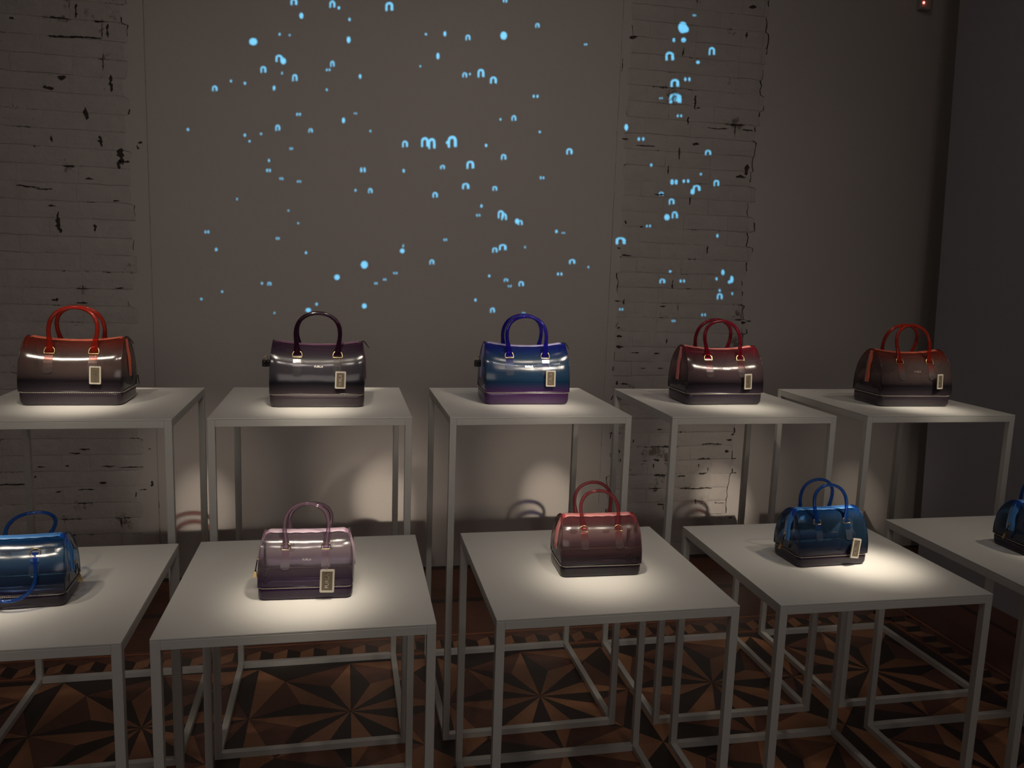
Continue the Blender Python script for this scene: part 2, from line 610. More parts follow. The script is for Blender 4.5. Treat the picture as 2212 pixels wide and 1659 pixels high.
# the line where the old plaster has broken away from the bricks
for seed, amp, x0, keep in ((11, 0.026, 2.165, 0.72), (3, 0.022, -0.975, 0.30), (5, 0.008, 1.425, 0.35)):
    run = []
    for x, z in jag(seed, amp, x0) + [(None, None)]:
        if x is not None and z < 3.3 and rc.random() < keep:
            wd_ = rc.choice((0.0008, 0.0012, 0.0018, 0.0030))
            run.append(((x - wd_, z), (x + wd_, z)))
        else:
            if len(run) > 1:
                crack_strip(bm, run)
            run = []
bmesh.ops.recalc_face_normals(bm, faces=bm.faces)
mesh_obj('crack', bm, painted('crevice_shade', (0.045, 0.035, 0.03), 0.9, 0.5, 40.0), wall_back)['kind'] = 'stuff'

# right wall: ends before the back wall, its free edge leans slightly
bm = bmesh.new()
e0, e1 = 3.765, 3.765 + 0.048 * ZC
vs = [bm.verts.new(c) for c in ((XP, e0, -0.05), (XP, e1, ZC), (XP, -7.6, ZC), (XP, -7.6, -0.05),
                                (XP + 0.3, e0, -0.05), (XP + 0.3, e1, ZC), (XP + 0.3, -7.6, ZC), (XP + 0.3, -7.6, -0.05))]
for q in ((0, 1, 2, 3), (4, 5, 6, 7), (0, 1, 5, 4), (1, 2, 6, 5), (2, 3, 7, 6), (3, 0, 4, 7)):
    bm.faces.new([vs[i] for i in q])
bmesh.ops.recalc_face_normals(bm, faces=bm.faces)
structure('wall_right', bm, M_RIGHT)
structure('wall_recess', box(bmesh.new(), 4.1, 4.4, 3.0, YW + 0.1, -0.05, ZC), M_PLASTER)
structure('wall_left', box(bmesh.new(), -5.2, -5.0, -7.8, YW + 0.2, -0.05, ZC), M_PLASTER)
structure('wall_front', box(bmesh.new(), -5.2, 4.4, -7.8, -7.6, -0.05, ZC), M_PLASTER)
structure('ceiling', box(bmesh.new(), -5.2, 4.6, -7.8, YW + 0.3, ZC, ZC + 0.15), M_CEIL)

# ------------------------------------------------------------------ inlaid floor
floor = structure('floor', box(bmesh.new(), -5.2, 4.6, -7.8, YW + 0.1, -0.20, -0.006), M_SUB)
TP = 0.7014
CX, CY = -0.6742, 2.7278
PT = 0.0055


def shrink(pts, d):
    c = Vector((sum(p[0] for p in pts) / len(pts), sum(p[1] for p in pts) / len(pts)))
    out = []
    n = len(pts)
    for i in range(n):
        a, b, e = Vector(pts[i - 1]), Vector(pts[i]), Vector(pts[(i + 1) % n])
        u, v = (a - b).normalized(), (e - b).normalized()
        s = u + v
        sn = abs(u.x * v.y - u.y * v.x)
        k = d / max(sn, 0.12) if sn > 1e-6 else d
        q = b + s * k
        if (q - b).length > (c - b).length * 0.5:
            q = b + (c - b) * 0.2
        out.append((q.x, q.y))
    return out


def piece_mesh(name, pts, mat, gap=0.0003):
    bm = bmesh.new()
    prism(bm, shrink(pts, gap), -PT, 0.0)
    me = bpy.data.meshes.new(name)
    bm.to_mesh(me)
    bm.free()
    me.materials.append(mat)
    return me


h = TP / 2


def pol(r, a):
    return (r * math.cos(a), r * math.sin(a))


tips = [pol(h if k % 2 == 0 else h * 0.985, PI / 2 + k * PI / 4) for k in range(8)]
vals = [pol(0.196, PI / 2 + PI / 8 + k * PI / 4) for k in range(8)]    # valley after tip k
PIECES = []
for k in range(8):
    PIECES.append((piece_mesh('parquet_piece', [(0, 0), tips[k], vals[k]], M_LIGHT), tips[k]))
    PIECES.append((piece_mesh('parquet_piece', [(0, 0), vals[k - 1], tips[k]], M_DARK), tips[k]))
    PIECES.append((piece_mesh('parquet_piece', [tips[k], tips[(k + 1) % 8], vals[k]], M_MID), vals[k]))
for k in (1, 3, 5, 7):
    cor = (math.copysign(h, tips[k][0]), math.copysign(h, tips[k][1]))
    first = M_DARK if k in (1, 7) else M_LIGHT
    second = M_LIGHT if k in (1, 7) else M_DARK
    PIECES.append((piece_mesh('parquet_piece', [cor, tips[k - 1], tips[k]], first), cor))
    PIECES.append((piece_mesh('parquet_piece', [cor, tips[k], tips[(k + 1) % 8]], second), cor))


def place(me, name, x, y):
    o = bpy.data.objects.new(name, me)
    COL.objects.link(o)
    o.parent = floor
    o.location = (x, y, 0)
    return o


rest = {}
NP = 0
for j in range(0, -13, -1):
    for i in range(-5, 5):
        tx, ty = CX + i * TP, CY + j * TP
        for me, c in PIECES:
            wx, wy = tx + c[0] * 0.6, ty + c[1] * 0.6
            # seen part of the floor: above the lower frame edge
            near = wy > 2.40 - 0.157 * wx - 0.22 and wx > -1.35 and j >= -1
            if near and NP < 296:
                place(me, 'parquet_piece', tx, ty)
                NP += 1
            else:
                rest.setdefault(me.materials[0].name, []).append((me, tx, ty))
for mn, lst in rest.items():
    bm = bmesh.new()
    for me, tx, ty in lst:
        n0 = len(bm.verts)
        bm.from_mesh(me)
        bm.verts.ensure_lookup_table()
        for v in bm.verts[n0:]:
            v.co.x += tx
            v.co.y += ty
    o = mesh_obj('parquet_field', bm, bpy.data.materials[mn], floor)
    o['kind'] = 'stuff'

XR = CX + 4.5 * TP          # right edge of the star field
YB = CY + 0.5 * TP          # back edge of the star field


def strip(name, along, a0, a1, c0, c1, mat, seg=1.1, stagger=0.0):
    """boards laid end to end along x or y"""
    t = a0 - stagger
    while t < a1:
        s, e = max(t, a0), min(t + seg, a1)
        if e - s > 0.02:
            bm = bmesh.new()
            g = 0.0004
            if along == 'x':
                box(bm, s + g, e - g, c0 + g, c1 - g, -PT, 0)
            else:
                box(bm, c0 + g, c1 - g, s + g, e - g, -PT, 0)
            mesh_obj(name, bm, mat, floor)
        t += seg


B0 = YB
XL = -1.75
D = [0.0, 0.030, 0.044, 0.056, 0.190, 0.202, 0.222]   # dark fillet, line, gap, cubes, line, border end
cols = [M_DARK, M_PLANK, M_LINE, None, M_LINE, M_PLANK]
for k in range(6):
    if cols[k] is None:
        continue
    strip('border_fillet', 'x', XL, XR + D[k], B0 + D[k], B0 + D[k + 1], cols[k], 2.2)
    strip('border_fillet', 'y', 0.2, B0 + D[k + 1], XR + D[k], XR + D[k + 1], cols[k], 2.2)
# tumbling-block border
HXH = 0.134
PW = 0.1052


def cube_set(axis):
    w, hh = PW / 2, HXH / 2
    q = 0.52 * hh
    shapes = [([(-w, q), (0, hh), (w, q), (0, 2 * q - hh)], 0),
              ([(-w, q), (0, 2 * q - hh), (0, -hh), (-w, -q)], 1),
              ([(w, q), (w, -q), (0, -hh), (0, 2 * q - hh)], 2),
              ([(w, q), (0, hh), (2 * w, hh)], 3),
              ([(w, -q), (2 * w, -hh), (0, -hh)], 3)]
    out = []
    mats = [M_MID, M_DARK, M_LIGHT, M_PLANK]
    for pts, c in shapes:
        if axis == 'y':
            pts = [(p[1], -p[0]) for p in pts]
        out.append(piece_mesh('border_block', pts, mats[c]))
    return out


cs = cube_set('x')
NB = 0
x = XL + PW
while x < XR + D[3]:
    for me in cs:
        place(me, 'border_block', x, B0 + (D[3] + D[4]) / 2)
        NB += 1
    x += PW
cy_ = cube_set('y')
y = B0 + D[3] - 0.01
while y > 1.9 and NB < 298 - 5:
    for me in cy_:
        place(me, 'border_block', XR + (D[3] + D[4]) / 2, y)
        NB += 1
    y -= PW
bm = bmesh.new()
box(bm, XR + D[3], XR + D[4], 0.2, y + PW / 2, -PT, 0)
mesh_obj('border_remainder', bm, M_PLANK, floor)['kind'] = 'stuff'
bm = bmesh.new()
box(bm, XR + D[3] + 0.0, XR + D[4], B0 + D[3] + 0.046, B0 + D[4], -PT, 0)
mesh_obj('border_corner', bm, M_MID, floor)
# plank frame between the border and the walls
P0 = B0 + D[6]
for r_ in range(2):
    wdt = (3.615 - P0) / 2
    strip('floor_plank', 'x', XL, XR + D[6] + 0.3, P0 + r_ * wdt, P0 + (r_ + 1) * wdt, M_PLANK, 1.15, 0.5 * r_)
strip('border_fillet', 'x', XL, 3.17, 3.615, 3.655, M_DARK, 2.4)
for r_ in range(3):
    wdt = (4.035 - 3.655) / 3
    strip('floor_plank', 'x', XL, 4.1, 3.655 + r_ * wdt, 3.655 + (r_ + 1) * wdt, M_PLANK, 1.3, 0.45 * r_)
strip('border_fillet', 'x', XL, 4.1, 4.035, YW + 0.012, M_DARK, 2.4)
for r_ in range(2):
    strip('floor_plank', 'y', 0.2, P0, XR + D[6] + r_ * 0.15, XR + D[6] + (r_ + 1) * 0.15, M_PLANK, 1.15, 0.5 * r_)
strip('border_fillet', 'y', 0.2, 3.615, 3.004, 3.034, M_DARK, 2.4)
strip('floor_plank', 'y', 0.2, 3.615, 3.034, XP, M_PLANK, 1.2)
bm = bmesh.new()
for (a, b, c, d_) in ((-5.0, XL, YB, YW), (XR, XP, -7.6, 0.2), (XP, 4.1, 3.0, 3.655), (3.0, XP, 3.0, 3.615)):
    box(bm, a, b, c, d_, -PT - 0.0008, -0.0008)
mesh_obj('plank_remainder', bm, M_PLANK, floor)['kind'] = 'stuff'

# ------------------------------------------------------------------ display tables


def make_table(height, size, label, group):
    root = empty('display_table', (0, 0, 0), label, 'table', group)
    t, p = 0.0215, 0.0045
    g = 0.0006
    mesh_obj('table_top', box(bmesh.new(), 0, size, 0, size, height - p, height, 0.0008), M_TABLE, root)
    zt = height - p - g
    for (x, y) in ((0, 0), (size - t, 0), (0, size - t), (size - t, size - t)):
        mesh_obj('leg', box(bmesh.new(), x, x + t, y, y + t, 0, zt, 0.0012), M_FRAME, root)
    for zz, nm in ((zt - t, 'top_rail'), (0, 'bottom_rail')):
        mesh_obj(nm, box(bmesh.new(), t, size - t, 0, t, zz, zz + t, 0.0012), M_FRAME, root)
        mesh_obj(nm, box(bmesh.new(), t, size - t, size - t, size, zz, zz + t, 0.0012), M_FRAME, root)
        mesh_obj(nm, box(bmesh.new(), 0, t, t, size - t, zz, zz + t, 0.0012), M_FRAME, root)
        mesh_obj(nm, box(bmesh.new(), size - t, size, t, size - t, zz, zz + t, 0.0012), M_FRAME, root)
    return root


def copy_tree(o, parent=None):
    c = o.copy()
    COL.objects.link(c)
    c.parent = parent
    for ch in list(o.children):
        copy_tree(ch, c)
    return c


TALL = [(-1.1161, 2.487, 0.0077, 'tall white square-framed table under the largest-looking red-orange handbag, far left'),
        (-0.4031, 2.5016, 0.0016, 'tall white square-framed table under the smoky dark purple handbag'),
        (0.3319, 2.4974, 0.0076, 'tall white square-framed table under the royal blue handbag'),
        (1.0837, 2.4808, -0.0081, 'tall white square-framed table under the crimson handbag, before the brick strip'),
        (1.8247, 2.4810, -0.0054, 'tall white square-framed table under the red-orange handbag nearest the right wall')]
LOW = [(-1.0853, 1.7402, 0.0017, 'low white table at the left edge, under a blue handbag with flopped handle'),
       (-0.41, 1.7483, -0.0068, 'low white table under the lilac handbag'),
       (0.3527, 1.7442, -0.0029, 'low white table under the coral pink handbag'),
       (1.0797, 1.7320, -0.0112, 'low white table with the brightest pool of light, under a blue handbag'),
       (1.8313, 1.7279, -0.0052, 'low white table cut by the right edge of the photo')]
for rows, hh, size, grp in ((TALL, HB, 0.615, 'tall display tables of the back row'), (LOW, HF, 0.621, 'low display tables of the front row')):
    proto = make_table(hh, size, rows[0][3], grp)
    for k, (x, y, rz, lab) in enumerate(rows):
        o = proto if k == 0 else copy_tree(proto)
        o.location = (x, y, 0)
        o.rotation_euler = (0, 0, rz)
        o['label'] = lab

# ------------------------------------------------------------------ handbags
# end profile of the big bag, front half: (half depth, height)
PROF = [(0.0900, 0.0450), (0.0905, 0.062), (0.0900, 0.082), (0.0875, 0.102), (0.0825, 0.122), (0.0750, 0.141), (0.0640, 0.159),
        (0.0500, 0.175), (0.0340, 0.188), (0.0170, 0.1965), (0.0, 0.1995)]
PZ = [p[1] for p in PROF]
PY = [p[0] for p in PROF]
HL = 0.1500


SHAPE = {'sad': 0.0155, 'lift': 0.0, 'hx': [0.150, 0.151, 0.1505, 0.1490, 0.1455, 0.1445], 'top': 0.146}


def saddle(x, z):
    return z + (SHAPE['sad'] * (abs(x) / HL) ** 2.2 + SHAPE['lift']) * max(0, (z - 0.09) / 0.11)


def surf_y(z):
    return interp(PZ, PY, z)


def half_len(z):
    return interp([0.0, 0.04, 0.10, 0.155, 0.19, 0.215], SHAPE['hx'], z)


def body_bm():
    bm = bmesh.new()
    prof = [(-y, z) for y, z in PROF] + [(y, z) for y, z in PROF[-2::-1]]
    nx = 20
    rows = []
    for i in range(nx + 1):
        s = -1 + 2 * i / nx
        s = math.sin(s * PI / 2 * 0.92) / math.sin(PI / 2 * 0.92)
        row = []
        for y, z in prof:
            x = s * half_len(z)
            e = 1 - 0.035 * max(0, (abs(s) - 0.8) / 0.2) ** 2
            row.append(bm.verts.new((x, y * e, saddle(x, z))))
        rows.append(row)
    for i in range(nx):
        for k in range(len(prof) - 1):
            bm.faces.new((rows[i][k], rows[i + 1][k], rows[i + 1][k + 1], rows[i][k + 1]))
    bmesh.ops.recalc_face_normals(bm, faces=bm.faces)
    return bm


def end_profile(sx):
    out = []
    prof = [(-y, z) for y, z in PROF] + [(y, z) for y, z in PROF[-2::-1]]
    for y, z in prof:
        x = sx * half_len(z)
        out.append(Vector((x, y * 0.965, saddle(x, z))))
    return out


def end_bm(sx):
    bm = bmesh.new()
    ring = end_profile(sx)
    c = Vector((sx * 0.150, 0, 0.095))
    loops = []
    for s in (1.0, 0.93, 0.75, 0.45):
        lp = []
        for p in ring:
            q = Vector((p.x, p.y * s, 0.045 + (p.z - 0.045) * (s if p.z > 0.0451 else 1)))
            q.x += sx * 0.007 * math.sqrt(max(0, 1 - s ** 2.2)) * min(1.0, max(0.0, (q.z - 0.045) / 0.035))
            lp.append(bm.verts.new(q))
        loops.append(lp)
    for a, b in zip(loops, loops[1:]):
        for k in range(len(a) - 1):
            bm.faces.new((a[k], a[k + 1], b[k + 1], b[k]))
    bm.faces.new(loops[-1])
    bmesh.ops.recalc_face_normals(bm, faces=bm.faces)
    return bm


def rrect(hx, hy, r, n=5):
    pts = []
    for cx, cy, a0 in ((hx - r, hy - r, 0), (-hx + r, hy - r, PI / 2), (-hx + r, -hy + r, PI), (hx - r, -hy + r, 1.5 * PI)):
        for k in range(n + 1):
            a = a0 + PI / 2 * k / n
            pts.append((cx + r * math.cos(a), cy + r * math.sin(a)))
    return pts


def base_bm():
    bm = bmesh.new()
    loops = []
    for z, d in ((0.0, 0.009), (0.0018, 0.004), (0.006, 0.001), (0.014, -0.001), (0.030, -0.0015), (0.0425, -0.0012), (0.0450, 0.0004)):
        loops.append([bm.verts.new((x, y, z)) for x, y in rrect(0.1515 - d, 0.0905 - d, 0.022)])
    n = len(loops[0])
    for a, b in zip(loops, loops[1:]):
        for k in range(n):
            bm.faces.new((a[k], a[(k + 1) % n], b[(k + 1) % n], b[k]))
    bm.faces.new(loops[0][::-1])
    bmesh.ops.recalc_face_normals(bm, faces=bm.faces)
    return bm


def stitch_bm(z, off, ln=0.0030, gap=0.0050, r=0.0006):
    bm = bmesh.new()
    pts = rrect(0.1515 + off, 0.0905 + off, 0.022, 8)
    P = [Vector((x, y, z)) for x, y in pts]
    P.append(P[0])
    d = 0
    acc = [0.0]
    for a, b in zip(P, P[1:]):
        acc.append(acc[-1] + (b - a).length)
    def at(s):
        for i in range(1, len(acc)):
            if s <= acc[i]:
                t = (s - acc[i - 1]) / max(1e-9, acc[i] - acc[i - 1])
                return P[i - 1].lerp(P[i], t)
        return P[-1]
    while d < acc[-1] - ln:
        a, b = at(d), at(d + ln)
        t = (b - a).normalized()
        nrm = Vector((t.y, -t.x, 0)) * r
        up = Vector((0, 0, r))
        vs = [bm.verts.new(q) for q in (a + nrm + up, b + nrm + up, b + nrm - up, a + nrm - up, a - nrm + up, b - nrm + up, b - nrm - up, a - nrm - up)]
        for f in ((0, 1, 2, 3), (4, 7, 6, 5), (0, 4, 5, 1), (3, 2, 6, 7), (0, 3, 7, 4), (1, 5, 6, 2)):
            bm.faces.new([vs[i] for i in f])
        d += gap
    bmesh.ops.recalc_face_normals(bm, faces=bm.faces)
    return bm


def zip_path():
    tx = SHAPE['hx'][-1]
    pts = [Vector((-half_len(z) - 0.0062 * min(1, (0.2 - z) / 0.05), 0, z)) for z in (0.085, 0.11, 0.135, 0.155, 0.172)]
    pts.append(Vector((-tx - 0.003, 0, saddle(tx, 0.192))))
    for i in range(-9, 10):
        x = i / 10 * tx
        pts.append(Vector((x, 0, saddle(x, 0.1995) + 0.0008)))
    pts += [Vector((-p.x, 0, p.z)) for p in pts[5::-1]]
    return pts


def ribbon(path, w, lift, thick, bm):
    """flat band across y with thickness along the outward normal"""
    rows = []
    N = len(path)
    for i, p in enumerate(path):
        t = (path[min(i + 1, N - 1)] - path[max(i - 1, 0)]).normalized()
        n = Vector((-t.z, 0, t.x))
        wob = 1 + 0.10 * math.sin(i * 1.9)
        ww = w * wob
        rows.append([bm.verts.new(p + n * (lift - 0.0030 * (ww / 0.016) ** 2 * 0.5) + Vector((0, -ww, 0))), bm.verts.new(p + n * lift),
                     bm.verts.new(p + n * (lift - 0.0030 * (ww / 0.016) ** 2 * 0.5) + Vector((0, ww, 0))),
                     bm.verts.new(p + n * (lift - 0.0030 * (ww / 0.016) ** 2 * 0.5 - thick) + Vector((0, ww, 0))), bm.verts.new(p + n * (lift - thick)),
                     bm.verts.new(p + n * (lift - 0.0030 * (ww / 0.016) ** 2 * 0.5 - thick) + Vector((0, -ww, 0)))])
    for a, b in zip(rows, rows[1:]):
        for k in range(6):
            bm.faces.new((a[k], a[(k + 1) % 6], b[(k + 1) % 6], b[k]))
    bm.faces.new(rows[0][::-1])
    bm.faces.new(rows[-1])
    bmesh.ops.recalc_face_normals(bm, faces=bm.faces)
    return bm


RX, RZ = 0.065, 0.170
RY = surf_y(RZ) + 0.0045


def handle_bm():
    half = [(0.0650, -0.002), (0.0652, 0.008), (0.0660, 0.020), (0.0680, 0.038), (0.0710, 0.058), (0.0715, 0.078), (0.0680, 0.098), (0.0585, 0.117),
            (0.0430, 0.131), (0.0225, 0.1400), (0.0, 0.1430)]
    pts = [(-x, 0, z) for x, z in half] + [(x, 0, z) for x, z in half[-2::-1]]
    P = arc_pts(pts, 4)
    N = len(P)
    rad, fl = [], []
    for i in range(N):
        z = P[i].z
        rad.append(interp([0, 0.012, 0.03, 0.05, 0.2], [0.0030, 0.0034, 0.0050, 0.0060, 0.0060], z))
        fl.append(interp([0, 0.012, 0.03, 0.05, 0.2], [3.9, 3.3, 1.75, 1.12, 1.0], z))
    bm = bmesh.new()
    tube(bm, P, rad, 12, False, fl)
    return bm


def ring_bm():
    bm = bmesh.new()
    pts = []
    for k in range(9):
        a = PI * k / 8
        pts.append((0.0150 * math.cos(a), 0, 0.003 + 0.0125 * math.sin(a)))
    pts += [(-0.0155, 0, -0.004), (-0.0135, 0, -0.0072), (0.0135, 0, -0.0072), (0.0155, 0, -0.004)]
    tube(bm, pts, 0.0016, 8, True)
    return bm


def strap_bm(sy):
    bm = bmesh.new()
    rows = []
    zs = [0.172, 0.166, 0.158, 0.147, 0.135, 0.123, 0.113, 0.107, 0.1035]
    ws = [0.0110, 0.0118, 0.0122, 0.0128, 0.0134, 0.0142, 0.0148, 0.0125, 0.0065]
    for z, w in zip(zs, ws):
        y = surf_y(z) + (0.0060 if z > 0.17 else 0.0034 if z > 0.165 else 0.0024)
        yi = surf_y(z) + 0.0003
        rows.append([bm.verts.new((-w, sy * y, z)), bm.verts.new((w, sy * y, z)), bm.verts.new((w, sy * yi, z)), bm.verts.new((-w, sy * yi, z))])
    for a, b in zip(rows, rows[1:]):
        for k in range(4):
            bm.faces.new((a[k], a[(k + 1) % 4], b[(k + 1) % 4], b[k]))
    bm.faces.new(rows[0][::-1])
    bm.faces.new(rows[-1])
    bmesh.ops.recalc_face_normals(bm, faces=bm.faces)
    return bm


def text_mesh(body, size, extrude):
    cu = bpy.data.curves.new('lettering', 'FONT')
    cu.body = body
    cu.size = size
    cu.extrude = extrude
    cu.align_x = 'CENTER'
    cu.align_y = 'CENTER'
    cu.resolution_u = 2
    ob = bpy.data.objects.new('lettering_tmp', cu)
    COL.objects.link(ob)
    dg = bpy.context.evaluated_depsgraph_get()
    me = bpy.data.meshes.new_from_object(ob.evaluated_get(dg))
    bpy.data.objects.remove(ob)
    bpy.data.curves.remove(cu)
    me.name = 'lettering'
    return me


ME_LOGO = text_mesh('FURLA', 0.0098, 0.0003)
ME_TAGTXT = text_mesh('FURLA', 0.0125, 0.0003)
for me in (ME_LOGO, ME_TAGTXT):
    me.materials.clear()
    me.materials.append(M_LETTER)


def add_mesh(name, me, parent, loc=(0, 0, 0), rot=(0, 0, 0), scale=1.0):
    o = bpy.data.objects.new(name, me)
    COL.objects.link(o)
    o.parent = parent
    o.location = loc
    o.rotation_euler = rot
    o.scale = (scale,) * 3
    return o


def mesh_only(bm, name, mat, smooth=True):
    me = bpy.data.meshes.new(name)
    bm.normal_update()
    bm.to_mesh(me)
    bm.free()
    if smooth:
        for p in me.polygons:
            p.use_smooth = True
    me.materials.append(mat)
    return me


ME_HANDLE = mesh_only(handle_bm(), 'handle', M_CLEAR)
ME_RING = mesh_only(ring_bm(), 'strap_ring', M_GOLD)
ME_BASE = mesh_only(base_bm(), 'base', M_CLEAR)


def size_set(tape_w):
    d = {'body': mesh_only(body_bm(), 'body', M_CLEAR), 'end': [mesh_only(end_bm(q), 'side_panel', M_CLEAR) for q in (-1, 1)], 'pipe': []}
    for q in (-1, 1):
        b = bmesh.new()
        tube(b, arc_pts(end_profile(q), 2), 0.0022, 8)
        d['pipe'].append(mesh_only(b, 'piping', M_CLEAR))
    d['tape'] = mesh_only(ribbon(zip_path(), tape_w, 0.0004, 0.0012, bmesh.new()), 'zip_tape', M_CLEAR)
    d['teeth'] = mesh_only(ribbon(zip_path(), 0.0022, 0.0028, 0.0020, bmesh.new()), 'zip_teeth', M_GOLD)
    return d


BIG = size_set(0.0125)
SHAPE = {'sad': 0.0045, 'lift': 0.0095, 'hx': [0.150, 0.151, 0.1505, 0.1480, 0.1410, 0.1340], 'top': 0.134}
SMALL = size_set(0.0200)
ME_SEAM = None
b = bmesh.new()
tube(b, [Vector((x, y, 0.0462)) for x, y in rrect(0.1520, 0.0910, 0.022, 6)], 0.0013, 8, True)
ME_SEAM = mesh_only(b, 'seam', M_CLEAR)
ME_STITCH = mesh_only(stitch_bm(0.0425, 0.0014, 0.0032, 0.0054, 0.0008), 'stitching', M_THREAD, False)
ME_STRAP = {s: mesh_only(strap_bm(s), 'strap_tab', M_CLEAR, False) for s in (-1, 1)}
b = bmesh.new()
tube(b, [(0.146, 0, 0.214), (0.152, 0, 0.213), (0.160, 0, 0.203), (0.168, 0, 0.190)], [0.0045, 0.0042, 0.0036, 0.0022], 8, False, [0.5, 0.5, 0.5, 0.5])
ME_TAB = mesh_only(b, 'zip_end_tab', M_BLACK)
b = bmesh.new()
box(b, -0.012, 0.012, -0.006, 0.006, -0.013, 0.011, 0.003)
ME_LOCK = mesh_only(b, 'padlock', M_BLACK, False)
b = bmesh.new()
tube(b, [(-0.0065, 0, 0.010)] + [(-0.0065 * math.cos(a), 0, 0.016 + 0.0065 * math.sin(a)) for a in (0, 0.6, 1.2, PI / 2, 1.9, 2.5, PI)] + [(0.0065, 0, 0.010)], 0.0013, 8)
ME_SHACK = mesh_only(b, 'shackle', M_GOLD)
b = bmesh.new()
for cx_ in (-0.006, 0.006):
    for cz in (-0.007, 0.005):
        tube(b, [(cx_, -0.0064, cz), (cx_, -0.0056, cz)], 0.0014, 8)
ME_RIVET = mesh_only(b, 'rivet', M_GOLD)
b = bmesh.new()
box(b, -0.004, 0.004, -0.003, 0.003, -0.004, 0.005, 0.001)
tube(b, [(0, -0.003, 0.004), (0, -0.006, 0.001), (0, -0.003, -0.003)], 0.001, 6)
ME_SLIDER = mesh_only(b, 'zip_slider', M_GOLD, False)
b = bmesh.new()
tube(b, [(0, 0, 0), (-0.002, 0, -0.022), (-0.003, 0, -0.040)], [0.0035, 0.0040, 0.0045], 8, False, [0.5] * 3)
ME_PULL = mesh_only(b, 'pull_strap', M_BLACK)
b = bmesh.new()
box(b, -0.0090, 0.0080, -0.0045, 0.0045, -0.022, 0.0, 0.001)
for v in b.verts:
    if v.co.z > -0.004:
        v.co.x *= 0.45
ME_PULLTIP = mesh_only(b, 'pull_tip', M_GOLD, False)

# swing tag: origin at the ring
TW, TH = 0.0172, 0.0285


def tag_parts():
    bm = bmesh.new()
    outer = rrect(TW, TH, 0.003, 3)
    inner = rrect(TW - 0.0045, TH - 0.0050, 0.001, 3)
    for y0, y1 in ((-0.0017, 0.0017),):
        oa = [bm.verts.new((x, y0, z)) for x, z in outer]
        ia = [bm.verts.new((x, y0, z)) for x, z in inner]
        ob = [bm.verts.new((x, y1, z)) for x, z in outer]
        ib = [bm.verts.new((x, y1, z)) for x, z in inner]
        n = len(outer)
        for k in range(n):
            j = (k + 1) % n
            bm.faces.new((oa[k], oa[j], ia[j], ia[k]))
            bm.faces.new((ob[k], ib[k], ib[j], ob[j]))
            bm.faces.new((oa[k], ob[k], ob[j], oa[j]))
            bm.faces.new((ia[k], ia[j], ib[j], ib[k]))
    bmesh.ops.recalc_face_normals(bm, faces=bm.faces)
    fr = mesh_only(bm, 'tag_frame', M_TAGFRAME, False)
    bm = bmesh.new()
    box(bm, -TW + 0.0045, TW - 0.0045, -0.0008, 0.0008, -TH + 0.005, TH - 0.005)
    pl = mesh_only(bm, 'tag_plate', M_TAGPLATE, False)
    return fr, pl


M_TAGFRAME = painted('frosted_tag_frame', (0.46, 0.43, 0.37), 0.35, 0.03, 30)
ME_TFRAME, ME_TPLATE = tag_parts()


def chain_mesh(x0, z0, x1, z1, y):
    bm = bmesh.new()
    L = math.hypot(x1 - x0, z1 - z0)
    n = max(4, int(L / 0.0032))
    for s in (-0.0012, 0.0012):
        for k in range(n + 1):
            t = k / n
            bmesh.ops.create_icosphere(bm, subdivisions=1, radius=0.0011,
                                       matrix=Matrix.Translation((x0 + (x1 - x0) * t + s * math.sin(PI * min(1, t * 1.4)), y[0] + (y[1] - y[0]) * t, z0 + (z1 - z0) * t)))
    return mesh_only(bm, 'chain', M_GOLD)


def swap(o, mat):
    o.material_slots[0].link = 'OBJECT'
    o.material_slots[0].material = mat


